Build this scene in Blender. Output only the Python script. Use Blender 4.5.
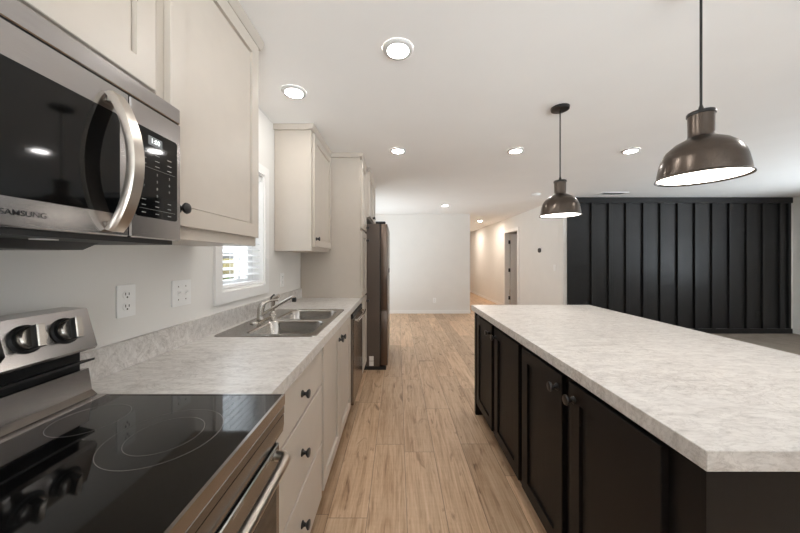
import bpy, bmesh, math, random
from mathutils import Vector, Matrix
R = math.radians
for o in list(bpy.data.objects):
    bpy.data.objects.remove(o)
S = bpy.context.scene
C = S.collection

# ------------------------------------------------------------------ camera
EYE = 1.329
cam_d = bpy.data.cameras.new('camera')
cam = bpy.data.objects.new('camera', cam_d); C.objects.link(cam)
cam.location = (0, 0, EYE); cam.rotation_euler = (R(90), 0, 0)
cam_d.sensor_width = 36.0; cam_d.lens = 295.0 / 800 * 36
cam_d.shift_x = 2.0 / 800; cam_d.shift_y = -7.2 / 800
cam_d.clip_start = 0.02; cam_d.clip_end = 200
S.camera = cam

# ------------------------------------------------------------------ view, world, daylight
S.view_settings.view_transform = 'Standard'
try: S.view_settings.look = 'None'
except Exception: pass
S.view_settings.gamma = 1.0
S.view_settings.use_curve_mapping = False
S.view_settings.exposure = 1.24
SKY_DIM, SKY_SUN, ADDED_GLOW = 1.3, 0.9, 13.0
W = bpy.data.worlds.new('overcast_sky_and_glow'); S.world = W; W.use_nodes = True
bg = W.node_tree.nodes['Background']
# pale overcast sky; below the horizon an added glow to brighten the ceiling, weaker on the kitchen side
_t = W.node_tree
_tc = _t.nodes.new('ShaderNodeTexCoord'); _sp = _t.nodes.new('ShaderNodeSeparateXYZ'); _t.links.new(_tc.outputs['Generated'], _sp.inputs[0])
def _ramp(sock, a, b, lo, hi):
    n = _t.nodes.new('ShaderNodeMapRange'); n.interpolation_type = 'SMOOTHSTEP'
    for i, v in ((1, a), (2, b), (3, lo), (4, hi)): n.inputs[i].default_value = v
    _t.links.new(sock, n.inputs[0]); return n.outputs[0]
_g = _ramp(_sp.outputs[2], -0.22, -0.05, ADDED_GLOW, 0.0)
_a = _t.nodes.new('ShaderNodeMath'); _a.operation = 'ADD'; _m = _t.nodes.new('ShaderNodeMath'); _m.operation = 'MULTIPLY'; _t.links.new(_g, _m.inputs[0]); _t.links.new(_ramp(_sp.outputs[0], -0.35, 0.0, 0.12, 1.0), _m.inputs[1])
_t.links.new(_m.outputs[0], _a.inputs[0]); _t.links.new(_ramp(_sp.outputs[0], -0.2, 0.3, SKY_DIM, SKY_SUN), _a.inputs[1])
_t.links.new(_a.outputs[0], bg.inputs[1])
bg.inputs[0].default_value = (0.84, 0.93, 1.0, 1)
S.cycles.max_bounces = 10; S.cycles.diffuse_bounces = 6; S.cycles.glossy_bounces = 5
S.cycles.transparent_max_bounces = 12
S.cycles.caustics_reflective = False; S.cycles.caustics_refractive = False
S.cycles.sample_clamp_indirect = 6.0
LAMP = 30.0          # emission of the ceiling lenses
PEND = 7.0           # emission of the pendant diffusers
def portal(loc, rot, sx, sy):
    l = bpy.data.lights.new('window_portal', 'AREA'); l.shape = 'RECTANGLE'; l.size = sx; l.size_y = sy
    l.cycles.is_portal = True
    o = bpy.data.objects.new('window_portal', l); C.objects.link(o); o.location = loc; o.rotation_euler = rot
portal((4.9, -2.66, 1.3), (R(90), 0, 0), 1.6, 1.5)          # added rear window of the living area
portal((7.11, 2.6, 1.2), (0, R(90), 0), 1.4, 1.8)
portal((1.2, -2.66, 1.3), (R(90), 0, 0), 2.0, 1.5)          # added rear window on the kitchen axis          # right wall window
portal((-1.08, 5.9, 1.05), (0, R(-90), 0), 2.05, 1.8)       # patio door beyond the refrigerator

# ------------------------------------------------------------------ helpers
def lin(c):
    c = c / 255.0
    return c / 12.92 if c <= 0.04045 else ((c + 0.055) / 1.055) ** 2.4
def rgb(r, g, b): return (lin(r), lin(g), lin(b), 1)

ORG = {}
class MB:
    def __init__(s): s.bm = bmesh.new()
    def box(s, x0, x1, y0, y1, z0, z1, bev=0.0, seg=1):
        g = bmesh.ops.create_cube(s.bm, size=1.0)
        vs = g['verts']
        for v in vs:
            v.co = Vector(((x0 + x1) / 2 + v.co.x * (x1 - x0), (y0 + y1) / 2 + v.co.y * (y1 - y0), (z0 + z1) / 2 + v.co.z * (z1 - z0)))
        if bev > 0:
            es = list({e for v in vs for e in v.link_edges})
            bmesh.ops.bevel(s.bm, geom=es, offset=bev, segments=seg, profile=0.5, affect='EDGES')
        return s
    def loft(s, rings, close=True, cap0=True, cap1=True):
        R_ = [[s.bm.verts.new(p) for p in r] for r in rings]
        n = len(R_[0])
        for a, b in zip(R_, R_[1:]):
            for i in range(n if close else n - 1):
                j = (i + 1) % n
                s.bm.faces.new((a[i], a[j], b[j], b[i]))
        if cap0: s.bm.faces.new(list(reversed(R_[0])))
        if cap1: s.bm.faces.new(R_[-1])
        return s
    def lathe(s, prof, base, axis=(0, 0, 1), seg=32, cap0=True, cap1=True):
        ax = Vector(axis).normalized(); q = ax.to_track_quat('Z', 'Y'); b = Vector(base)
        rings = []
        for r, h in prof:
            rings.append([b + q @ Vector((max(r, 1e-5) * math.cos(2 * math.pi * k / seg), max(r, 1e-5) * math.sin(2 * math.pi * k / seg), h)) for k in range(seg)])
        return s.loft(rings, True, cap0, cap1)
    def tube(s, pts, r, seg=12, up=None):
        P = [Vector(p) for p in pts]; n = len(P)
        rr = r if isinstance(r, (list, tuple)) else [r] * n
        rings = []; prev = None
        for i, p in enumerate(P):
            t = (P[min(i + 1, n - 1)] - P[max(i - 1, 0)]).normalized()
            if prev is None:
                a = Vector((0, 0, 1)) if abs(t.z) < 0.9 else Vector((1, 0, 0))
                u = t.cross(a).normalized()
            else:
                u = (prev - t * prev.dot(t)).normalized()
            prev = u; v = t.cross(u)
            rings.append([p + u * rr[i] * math.cos(2 * math.pi * k / seg) + v * rr[i] * math.sin(2 * math.pi * k / seg) for k in range(seg)])
        return s.loft(rings)
    def prism(s, poly, axis, a0, a1):
        # poly in the plane of the two other axes, kept in cyclic order x->y->z
        def P(p, a):
            if axis == 'y': return (p[0], a, p[1])
            if axis == 'x': return (a, p[0], p[1])
            return (p[0], p[1], a)
        return s.loft([[P(p, a0) for p in poly], [P(p, a1) for p in poly]])
    def grid(s, us, vs, hole, f, t):
        # slab in the (u,v) plane with rectangular holes; f(u,v,w)->xyz, thickness w 0..t
        nu, nv = len(us), len(vs); V = {}
        def vert(i, j, k):
            if (i, j, k) not in V: V[(i, j, k)] = s.bm.verts.new(f(us[i], vs[j], 0 if k == 0 else t))
            return V[(i, j, k)]
        solid = lambda i, j: 0 <= i < nu - 1 and 0 <= j < nv - 1 and not hole((us[i] + us[i + 1]) / 2, (vs[j] + vs[j + 1]) / 2)
        for i in range(nu - 1):
            for j in range(nv - 1):
                if not solid(i, j): continue
                for k in (0, 1):
                    s.bm.faces.new([vert(i, j, k), vert(i + 1, j, k), vert(i + 1, j + 1, k), vert(i, j + 1, k)])
                for di, dj, e in ((-1, 0, ((i, j), (i, j + 1))), (1, 0, ((i + 1, j), (i + 1, j + 1))), (0, -1, ((i, j), (i + 1, j))), (0, 1, ((i, j + 1), (i + 1, j + 1)))):
                    if not solid(i + di, j + dj):
                        (a, b), (c, d) = e
                        s.bm.faces.new([vert(a, b, 0), vert(c, d, 0), vert(c, d, 1), vert(a, b, 1)])
        return s
    def shaker(s, X, d, y0, y1, z0, z1, th=0.02, w=0.06, rec=0.008):
        # panelled door whose face lies at x = X and looks towards d (+1 / -1)
        def ring(i, x): return [(x, y0 + i, z0 + i), (x, y1 - i, z0 + i), (x, y1 - i, z1 - i), (x, y0 + i, z1 - i)]
        return s.loft([ring(0, X - d * th), ring(0, X - d * 0.002), ring(0.002, X), ring(w, X), ring(w + 0.0005, X - d * (rec + 0.005)), ring(w + 0.0048, X - d * (rec + 0.005)), ring(w + 0.0055, X - d * rec)])
    def build(s, name, mat, parent=None, smooth=35):
        bmesh.ops.recalc_face_normals(s.bm, faces=s.bm.faces)
        o0 = ORG.get(parent.name, Vector()) if parent else Vector()
        if parent: bmesh.ops.translate(s.bm, verts=s.bm.verts, vec=-o0)
        me = bpy.data.meshes.new(name); s.bm.to_mesh(me); s.bm.free()
        if smooth:
            for p in me.polygons: p.use_smooth = True
            me.set_sharp_from_angle(angle=R(smooth))
        o = bpy.data.objects.new(name, me); C.objects.link(o)
        me.materials.append(mat)
        if parent: o.parent = parent
        ORG[o.name] = o0
        return o

def tag(o, label=None, cat=None, group=None, kind=None):
    if label: o['label'] = label
    if cat: o['category'] = cat
    if group: o['group'] = group
    if kind: o['kind'] = kind
    return o
def thing(name, loc, label, cat, group=None):
    o = bpy.data.objects.new(name, None); C.objects.link(o); o.location = loc; o.empty_display_size = 0.05
    ORG[o.name] = Vector(loc)
    return tag(o, label, cat, group)
def struct_root(name, loc):
    o = bpy.data.objects.new(name, None); C.objects.link(o); o.location = loc; ORG[o.name] = Vector(loc)
    o['kind'] = 'structure'; return o
def struct(name, mb, mat, parent=None, smooth=35):
    o = mb.build(name, mat, parent, smooth); o['kind'] = 'structure'; return o
def copy_tree(o, parent=None):
    c = o.copy(); C.objects.link(c); c.parent = parent
    for ch in list(o.children): copy_tree(ch, c)
    return c
def text(name, s, size, at, mat, parent, align='CENTER', depth=0.0004, right=(0, 1, 0), up=(0, 0, 1), bold=0.0, sx=1.0):
    cu = bpy.data.curves.new(name, 'FONT'); cu.body = s; cu.size = size; cu.extrude = depth; cu.align_x = align; cu.align_y = 'CENTER'; cu.offset = bold
    t = bpy.data.objects.new('tmp', cu); C.objects.link(t)
    dg = bpy.context.evaluated_depsgraph_get(); dg.update()
    me = bpy.data.meshes.new_from_object(t.evaluated_get(dg)); bpy.data.objects.remove(t)
    r = Vector(right); u = Vector(up); n = r.cross(u); o0 = ORG.get(parent.name, Vector())
    for v in me.vertices:
        v.co = Vector(at) - o0 + r * v.co.x * sx + u * v.co.y + n * v.co.z
    me.materials.clear(); me.materials.append(mat); me.name = name
    o = bpy.data.objects.new(name, me); C.objects.link(o); o.parent = parent; ORG[o.name] = o0
    return o

# ------------------------------------------------------------------ materials
class NT:
    def __init__(s, name):
        s.m = bpy.data.materials.new(name); s.m.use_nodes = True; s.t = s.m.node_tree; s.b = s.t.nodes['Principled BSDF']
    def n(s, typ, **kw):
        nd = s.t.nodes.new(typ)
        for k, v in kw.items(): setattr(nd, k, v)
        return nd
    def l(s, a, b): s.t.links.new(a, b)
    def math(s, op, a, b=None, c=None):
        nd = s.n('ShaderNodeMath', operation=op)
        for i, v in enumerate((a, b, c)):
            if v is None: continue
            if isinstance(v, (int, float)): nd.inputs[i].default_value = v
            else: s.l(v, nd.inputs[i])
        return nd.outputs[0]
    def coords(s, scale=(1, 1, 1), rot=(0, 0, 0)):
        tc = s.n('ShaderNodeTexCoord'); mp = s.n('ShaderNodeMapping'); mp.inputs['Scale'].default_value = scale; mp.inputs['Rotation'].default_value = rot
        s.l(tc.outputs['Object'], mp.inputs[0]); return mp.outputs[0]
    def noise(s, vec, scale, detail=3, rough=0.5, dist=0.0):
        nd = s.n('ShaderNodeTexNoise'); nd.inputs['Scale'].default_value = scale; nd.inputs['Detail'].default_value = detail
        nd.inputs['Roughness'].default_value = rough; nd.inputs['Distortion'].default_value = dist
        s.l(vec, nd.inputs['Vector']); return nd.outputs['Fac']
    def ramp(s, fac, stops):
        nd = s.n('ShaderNodeValToRGB'); e = nd.color_ramp.elements
        while len(e) < len(stops): e.new(0.5)
        for el, (p, c) in zip(e, stops): el.position = p; el.color = c
        s.l(fac, nd.inputs[0]); return nd.outputs[0]
    def mix(s, fac, a, b, mode='MIX'):
        nd = s.n('ShaderNodeMix', data_type='RGBA', blend_type=mode)
        if isinstance(fac, (int, float)): nd.inputs[0].default_value = fac
        else: s.l(fac, nd.inputs[0])
        for i, v in ((6, a), (7, b)):
            if isinstance(v, tuple): nd.inputs[i].default_value = v
            else: s.l(v, nd.inputs[i])
        return nd.outputs[2]
    def bump(s, h, strength, dist=0.002):
        nd = s.n('ShaderNodeBump'); nd.inputs['Strength'].default_value = strength; nd.inputs['Distance'].default_value = dist
        s.l(h, nd.inputs['Height']); s.l(nd.outputs[0], s.b.inputs['Normal'])

def plain(name, col, rough=0.5, metal=0.0, spec=0.5, vary=0.04, scale=40, bump=0.0, bscale=200, emit=None, strength=0, coat=0.0, stretch=(1, 1, 1)):
    t = NT(name); v = t.coords(stretch)
    n = t.noise(v, scale, 3)
    k = tuple(max(0, c * (1 - vary)) for c in col[:3]) + (1,); k2 = tuple(min(1, c * (1 + vary)) for c in col[:3]) + (1,)
    t.l(t.ramp(n, [(0.3, k), (0.7, k2)]), t.b.inputs['Base Color'])
    t.b.inputs['Roughness'].default_value = rough; t.b.inputs['Metallic'].default_value = metal
    t.b.inputs['Specular IOR Level'].default_value = spec; t.b.inputs['Coat Weight'].default_value = coat
    if bump: t.bump(t.noise(v, bscale, 2), bump)
    if emit: t.b.inputs['Emission Color'].default_value = emit; t.b.inputs['Emission Strength'].default_value = strength
    return t.m

def brushed(name, col, rough, stretch, amt=0.06, bump=0.03, bd=0.0006):
    t = NT(name); v = t.coords(stretch); n = t.noise(v, 30, 4, 0.6)
    k = tuple(c * (1 - amt) for c in col[:3]) + (1,); k2 = tuple(min(1, c * (1 + amt)) for c in col[:3]) + (1,)
    t.l(t.ramp(n, [(0.3, k), (0.7, k2)]), t.b.inputs['Base Color'])
    t.l(t.math('MULTIPLY_ADD', n, 0.12, rough - 0.06), t.b.inputs['Roughness'])
    t.b.inputs['Metallic'].default_value = 1.0
    t.bump(n, bump, bd)
    return t.m

def wood_floor():
    t = NT('oak_vinyl_plank')
    tc = t.n('ShaderNodeTexCoord'); sp = t.n('ShaderNodeSeparateXYZ'); t.l(tc.outputs['Object'], sp.inputs[0])
    x, y = sp.outputs[0], sp.outputs[1]
    PW, PL = 0.2035, 1.22
    cx = t.math('DIVIDE', t.math('ADD', x, 20 * PW - 0.0455), PW)
    col = t.math('FLOOR', cx); fx = t.math('FRACT', cx)
    w1 = t.n('ShaderNodeTexWhiteNoise', noise_dimensions='1D'); t.l(t.math('MULTIPLY_ADD', col, 1.0, 3.37), w1.inputs['W'])
    cy = t.math('ADD', t.math('DIVIDE', y, PL), t.math('MULTIPLY_ADD', w1.outputs['Value'], 3.0, 10.0))
    row = t.math('FLOOR', cy); fy = t.math('FRACT', cy)
    cb = t.n('ShaderNodeCombineXYZ'); t.l(col, cb.inputs[0]); t.l(row, cb.inputs[1])
    w2 = t.n('ShaderNodeTexWhiteNoise', noise_dimensions='2D'); t.l(cb.outputs[0], w2.inputs['Vector'])
    pid = w2.outputs['Value']
    # seams
    ex = t.math('MULTIPLY', t.math('MINIMUM', fx, t.math('SUBTRACT', 1.0, fx)), PW)
    ey = t.math('MULTIPLY', t.math('MINIMUM', fy, t.math('SUBTRACT', 1.0, fy)), PL)
    e = t.math('MINIMUM', ex, ey)
    mr = t.n('ShaderNodeMapRange'); t.l(e, mr.inputs[0]); mr.inputs[1].default_value = 0.0005; mr.inputs[2].default_value = 0.0017
    seam = mr.outputs[0]
    # grain coordinates, shifted per plank
    def gv(sx, sy, dz):
        c = t.n('ShaderNodeCombineXYZ')
        t.l(t.math('MULTIPLY', x, sx), c.inputs[0]); t.l(t.math('MULTIPLY', y, sy), c.inputs[1]); t.l(t.math('MULTIPLY_ADD', pid, 37.0, dz), c.inputs[2])
        return c.outputs[0]
    fine = t.noise(gv(55, 2.2, 0.0), 1.6, 6, 0.65, 0.6)
    broad = t.noise(gv(7.5, 0.75, 11.0), 1.5, 5, 0.62, 1.8)
    knot = t.noise(gv(8, 2.2, 5.0), 1.25, 3, 0.5, 2.2)
    saw = t.noise(gv(6, 55, 23.0), 1.0, 3, 0.5)
    g = t.math('ADD', t.math('MULTIPLY', fine, 0.5), t.math('MULTIPLY', broad, 0.5))
    c = t.ramp(g, [(0.30, rgb(142, 108, 80)), (0.42, rgb(194, 160, 127)), (0.53, rgb(217, 185, 153)), (0.68, rgb(231, 204, 174))])
    kd = t.ramp(knot, [(0.60, (1, 1, 1, 1)), (0.67, (0.72, 0.66, 0.62, 1)), (0.75, (0.40, 0.35, 0.31, 1))])
    c = t.mix(0.85, c, kd, 'MULTIPLY')
    sw = t.ramp(saw, [(0.35, (0.93, 0.92, 0.91, 1)), (0.6, (1, 1, 1, 1))])
    c = t.mix(0.6, c, sw, 'MULTIPLY')
    tint = t.ramp(pid, [(0.0, (0.70, 0.67, 0.64, 1)), (0.35, (0.88, 0.87, 0.86, 1)), (0.7, (0.98, 0.97, 0.96, 1)), (1.0, (1.10, 1.09, 1.08, 1))])
    c = t.mix(1.0, c, tint, 'MULTIPLY')
    c = t.mix(seam, rgb(92, 70, 54), c)
    t.l(c, t.b.inputs['Base Color'])
    t.l(t.math('MULTIPLY_ADD', fine, 0.2, 0.32), t.b.inputs['Roughness'])
    t.b.inputs['Specular IOR Level'].default_value = 0.45
    h = t.math('ADD', t.math('MULTIPLY', seam, 1.0), t.math('MULTIPLY', fine, 0.25))
    t.bump(h, 0.35, 0.0012)
    return t.m

def laminate(name, rot=0.0):
    t = NT(name)
    v = t.coords((1, 1.3, 1), (0, 0, rot + 0.3)); v2 = t.coords((1.0, 2.6, 2.2), (0, 0, rot + 0.12))
    a = t.noise(v2, 11.0, 8, 0.68, 0.8)
    b = t.noise(v, 11.0, 6, 0.6, 1.6)
    c0 = t.noise(v2, 15.0, 7, 0.7, 0.4)
    va = t.math('ABSOLUTE', t.math('SUBTRACT', a, 0.5)); vb = t.math('ABSOLUTE', t.math('SUBTRACT', b, 0.47))
    base = t.ramp(c0, [(0.30, rgb(182, 177, 172)), (0.44, rgb(202, 197, 192)), (0.60, rgb(215, 211, 206))])
    m1 = t.ramp(va, [(0.0, (0.76, 0.745, 0.735, 1)), (0.016, (0.94, 0.935, 0.93, 1)), (0.05, (1, 1, 1, 1))])
    m2 = t.ramp(vb, [(0.0, (0.66, 0.63, 0.61, 1)), (0.008, (0.90, 0.885, 0.875, 1)), (0.035, (1, 1, 1, 1))])
    gate = t.ramp(t.noise(v, 3.0, 2), [(0.40, (0, 0, 0, 1)), (0.55, (1, 1, 1, 1))])
    c = t.mix(1.0, base, m1, 'MULTIPLY'); c = t.mix(gate, c, t.mix(1.0, c, m2, 'MULTIPLY'))
    t.l(c, t.b.inputs['Base Color']); t.b.inputs['Roughness'].default_value = 0.30; t.b.inputs['Specular IOR Level'].default_value = 0.5
    t.bump(t.noise(v, 350, 2), 0.04, 0.0006)
    return t.m

def dark_wood(name, col, amt, rough, spec):
    t = NT(name); v = t.coords((30, 30, 1.6)); n = t.noise(v, 2.0, 6, 0.65, 0.4)
    k = tuple(c * (1 - amt) for c in col[:3]) + (1,); k2 = tuple(c * (1 + amt) for c in col[:3]) + (1,)
    t.l(t.ramp(n, [(0.3, k), (0.7, k2)]), t.b.inputs['Base Color'])
    t.l(t.math('MULTIPLY_ADD', n, 0.14, rough - 0.07), t.b.inputs['Roughness']); t.b.inputs['Specular IOR Level'].default_value = spec
    t.bump(n, 0.05, 0.0006); return t.m

def carpet_mat():
    t = NT('taupe_carpet'); v = t.coords(); n = t.noise(v, 160, 4, 0.7); b = t.noise(v, 6, 4)
    c = t.mix(0.5, t.ramp(n, [(0.3, rgb(120, 108, 98)), (0.7, rgb(172, 160, 148))]), t.ramp(b, [(0.3, rgb(135, 122, 110)), (0.7, rgb(160, 148, 136))]))
    t.l(c, t.b.inputs['Base Color']); t.b.inputs['Roughness'].default_value = 0.95; t.b.inputs['Specular IOR Level'].default_value = 0.1
    t.bump(n, 0.8, 0.006); return t.m

def glass_mat():
    t = NT('clear_window_glass'); t.t.nodes.remove(t.b)
    tr = t.n('ShaderNodeBsdfTransparent'); gl = t.n('ShaderNodeBsdfGlossy'); gl.inputs['Roughness'].default_value = 0.02
    lw = t.n('ShaderNodeLayerWeight'); lw.inputs[0].default_value = 0.5; fo = t.math('MULTIPLY_ADD', t.math('POWER', lw.outputs['Facing'], 5.0), 0.9, 0.04); mx = t.n('ShaderNodeMixShader')
    t.l(fo, mx.inputs[0]); t.l(tr.outputs[0], mx.inputs[1]); t.l(gl.outputs[0], mx.inputs[2])
    t.l(mx.outputs[0], t.t.nodes['Material Output'].inputs[0]); return t.m

M = {}
M['wall'] = plain('warm_white_wall_paint', rgb(230, 227, 222), 0.75, vary=0.012, scale=4, spec=0.25, bump=0.16, bscale=130)
M['ceil'] = plain('white_ceiling_paint', rgb(240, 238, 235), 0.85, vary=0.01, scale=3, spec=0.2, bump=0.12, bscale=110)
M['trim'] = plain('white_trim_paint', rgb(240, 238, 235), 0.4, vary=0.01)
M['floor'] = wood_floor()
M['carpet'] = carpet_mat()
M['cab'] = plain('greige_cabinet_paint', rgb(194, 184, 172), 0.38, vary=0.015, scale=14, spec=0.45)
M['counter'] = laminate('marble_look_laminate')
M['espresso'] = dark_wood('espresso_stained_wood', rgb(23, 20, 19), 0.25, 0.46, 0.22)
M['accent'] = dark_wood('black_painted_board', rgb(31, 30, 30), 0.04, 0.34, 0.36)
M['steel_y'] = brushed('brushed_stainless_steel', rgb(176, 172, 170), 0.19, (30, 0.6, 30))
M['steel_front'] = brushed('brushed_stainless_front', rgb(140, 139, 139), 0.22, (30, 0.6, 30))
M['steel_z'] = brushed('brushed_stainless_vertical', rgb(150, 143, 136), 0.24, (30, 30, 0.6))
M['steel_sink'] = brushed('sink_stainless_steel', rgb(172, 168, 163), 0.20, (20, 2, 20), 0.03, 0.02)
M['fridge_side'] = plain('dark_grey_fridge_side', rgb(90, 78, 69), 0.45, spec=0.4, vary=0.03, bump=0.05, bscale=400)
M['fridge_steel'] = brushed('dark_stainless_steel', rgb(112, 99, 90), 0.30, (30, 30, 0.5))
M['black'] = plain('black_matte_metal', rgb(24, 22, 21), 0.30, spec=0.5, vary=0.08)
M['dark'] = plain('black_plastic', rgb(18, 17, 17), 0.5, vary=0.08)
M['void'] = plain('dark_recess', rgb(10, 9, 9), 0.8, vary=0.05)
M['glass_top'] = plain('black_ceramic_glass', rgb(14, 14, 14), 0.05, spec=0.6, vary=0.04, coat=0.0)
M['mw_glass'] = plain('black_microwave_glass', rgb(8, 8, 8), 0.05, spec=0.42, vary=0.04)
M['ring'] = plain('grey_burner_print', rgb(120, 116, 112), 0.3, vary=0.05)
M['chrome'] = plain('chrome', rgb(214, 210, 204), 0.12, metal=1.0, vary=0.02)
M['satin'] = brushed('satin_nickel', rgb(190, 184, 176), 0.24, (20, 20, 4), 0.03)
M['handle'] = brushed('satin_handle_steel', rgb(196, 188, 178), 0.30, (8, 8, 40), 0.03)
M['bronze'] = brushed('brushed_bronze_shade', rgb(92, 83, 76), 0.28, (14, 14, 60), 0.10, 0.02)
M['white_plastic'] = plain('white_plastic', rgb(244, 243, 241), 0.35, vary=0.01)
M['ring_white'] = plain('white_downlight_ring', rgb(205, 203, 200), 0.5, vary=0.01)
M['white_vinyl'] = plain('white_vinyl', rgb(246, 246, 246), 0.35, vary=0.01)
M['glow'] = plain('lit_downlight_lens', rgb(250, 248, 244), 0.5, vary=0.0, emit=(1.0, 0.978, 0.955, 1), strength=LAMP * 1.6)
M['glow_hall'] = plain('lit_warm_downlight_lens', rgb(250, 246, 238), 0.5, vary=0.0, emit=(1.0, 0.88, 0.77, 1), strength=LAMP * 7.5)
M['glow_pend'] = plain('lit_pendant_diffuser', rgb(250, 248, 244), 0.5, vary=0.0, emit=(1.0, 0.93, 0.85, 1), strength=PEND)
M['shade_white'] = plain('white_enamel_lining', rgb(240, 238, 232), 0.4, vary=0.01)
M['glass'] = glass_mat()
M['print'] = plain('grey_keypad_print', rgb(140, 140, 138), 0.5, vary=0.02)
M['logo'] = plain('black_logo_print', rgb(20, 20, 20), 0.4, vary=0.02)
M['display'] = plain('grey_display_window', rgb(92, 94, 94), 0.3, vary=0.02, emit=(0.5, 0.53, 0.54, 1), strength=0.06)
M['digits'] = plain('lit_display_digits', rgb(240, 245, 245), 0.5, vary=0.0, emit=(0.9, 0.97, 1.0, 1), strength=0.45)
M['paper'] = plain('white_paper_sticker', rgb(232, 230, 226), 0.6, vary=0.02)
M['fence'] = dark_wood('weathered_fence_wood', rgb(122, 110, 72), 0.2, 0.8, 0.2)
M['grass'] = plain('lawn_grass', rgb(70, 84, 50), 0.9, vary=0.3, scale=30, bump=0.6, bscale=60)
M['leaf'] = plain('hedge_leaves', rgb(74, 92, 54), 0.7, vary=0.4, scale=20)
M['shingle'] = plain('dark_shingles', rgb(62, 61, 61), 0.9, vary=0.15, scale=20)
M['siding'] = plain('pale_grey_siding', rgb(214, 216, 216), 0.7, vary=0.03)
M['filter'] = plain('grey_grease_filter', rgb(120, 116, 112), 0.4, metal=0.8, vary=0.3, scale=300)

# ------------------------------------------------------------------ room shell
XL, XR, YB, YF, CZ = -1.012, 7.05, -2.6, 7.23, 2.43
YE = 13.0; TH = 0.13
XH0, XH1, YA = 1.765, 2.95, 5.27
struct('floor', MB().box(XL - TH, XR + TH, YB - TH, YE + TH, -0.1, 0.0), M['floor'])
struct('carpet', MB().box(2.6, XR - 0.001, YB + 0.001, YA - 0.0015, 0.0, 0.012), M['carpet'])
struct('ceiling', MB().box(XL - TH, XR + TH, YB - TH, YE + TH, CZ, CZ + 0.1), M['ceil'])

WY0, WY1, WZ0, WZ1 = 1.677, 2.215, 1.14, 1.955      # kitchen window opening
PY0, PY1 = 5.0, 6.8                                   # patio door opening
def hole_left(u, v):
    return (WY0 < u < WY1 and WZ0 < v < WZ1) or (PY0 < u < PY1 and v < 2.08)
struct('wall_left', MB().grid([YB, WY0, WY1, PY0, PY1, YE], [0, WZ0, WZ1, 2.08, CZ], hole_left, lambda u, v, w: (XL - w, u, v), TH), M['wall'], smooth=0)
rear_holes = ((0.2, 2.2), (4.1, 5.7))
struct('wall_rear', MB().grid([XL - TH, 0.2, 2.2, 4.1, 5.7, XR + TH], [0, 0.55, 2.05, CZ], lambda u, v: 0.55 < v < 2.05 and any(a < u < b for a, b in rear_holes), lambda u, v, w: (u, YB - w, v), TH), M['wall'], smooth=0)
struct('wall_right', MB().grid([YB, 1.7, 3.5, YE], [0, 0.5, 1.9, CZ], lambda u, v: 1.7 < u < 3.5 and 0.5 < v < 1.9, lambda u, v, w: (XR + w, u, v), TH), M['wall'], smooth=0)
struct('wall_back', MB().box(XL, XH0, YF, YF + 0.12, 0, CZ), M['wall'], smooth=0)
struct('wall_hall_left', MB().box(XH0 - 0.12, XH0, YF + 0.12, YE, 0, CZ), M['wall'], smooth=0)
struct('wall_hall_end', MB().box(XL - TH, XR + TH, YE, YE + 0.12, 0, CZ), M['wall'], smooth=0)
DY0, DY1, DZ = 7.25, 8.13, 2.06
struct('wall_hall_right', MB().grid([YA, DY0, DY1, YE], [0, DZ, CZ], lambda u, v: DY0 < u < DY1 and v < DZ, lambda u, v, w: (XH1 + w, u, v), 0.12), M['wall'], smooth=0)
struct('wall_living', MB().box(XH1 + 0.12, XR, YA, YA + 0.12, 0, CZ), M['wall'], smooth=0)

# black board-and-batten feature wall
acc = struct_root('wall_accent', (5.0, YA, 0))
ax0, ax1 = 3.018, 6.975
MB().box(ax0, ax1 - 0.01, YA - 0.012, YA, 0.012, CZ - 0.004).build('panel', M['accent'], acc)
MB().box(ax0 - 0.012, ax1 + 0.02, YA - 0.05, YA - 0.012, CZ - 0.105, CZ - 0.004, 0.004).build('top_rail', M['accent'], acc)
MB().box(ax0 - 0.008, ax1 + 0.02, YA - 0.045, YA - 0.012, 0.012, 0.10, 0.004).build('base_rail', M['accent'], acc)
for px in (590.4, 607.6, 624.8, 642, 659.2, 676.5, 693.7, 710.9, 728, 745.3, 761.5, 778.5):
    bx = (px - 398) / 295 * (YA - 0.03) + 0.012
    MB().box(bx, bx + (0.062 if px < 770 else 0.09), YA - 0.044, YA - 0.012, 0.10, CZ - 0.105, 0.002).build('batten', M['accent'], acc)
MB().box(ax1 - 0.045, ax1, YA - 0.040, YA - 0.012, 0.10, CZ - 0.105, 0.002).build('end_board', M['accent'], acc)

def base(name, x0, x1, y0, y1):
    struct(name, MB().box(x0, x1, y0, y1, 0.0, 0.085, 0.003), M['trim'])
base('baseboard_back', XL, XH0, YF - 0.014, YF)
base('baseboard_hall_left', XH0, XH0 + 0.014, YF, YE)
base('baseboard_hall_right', XH1 - 0.014, XH1, DY1 + 0.07, YE)
base('baseboard_hall_near', XH1 - 0.014, XH1, YA, DY0 - 0.07)
base('baseboard_living_right', XR - 0.014, XR, YB, YA)

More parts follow.
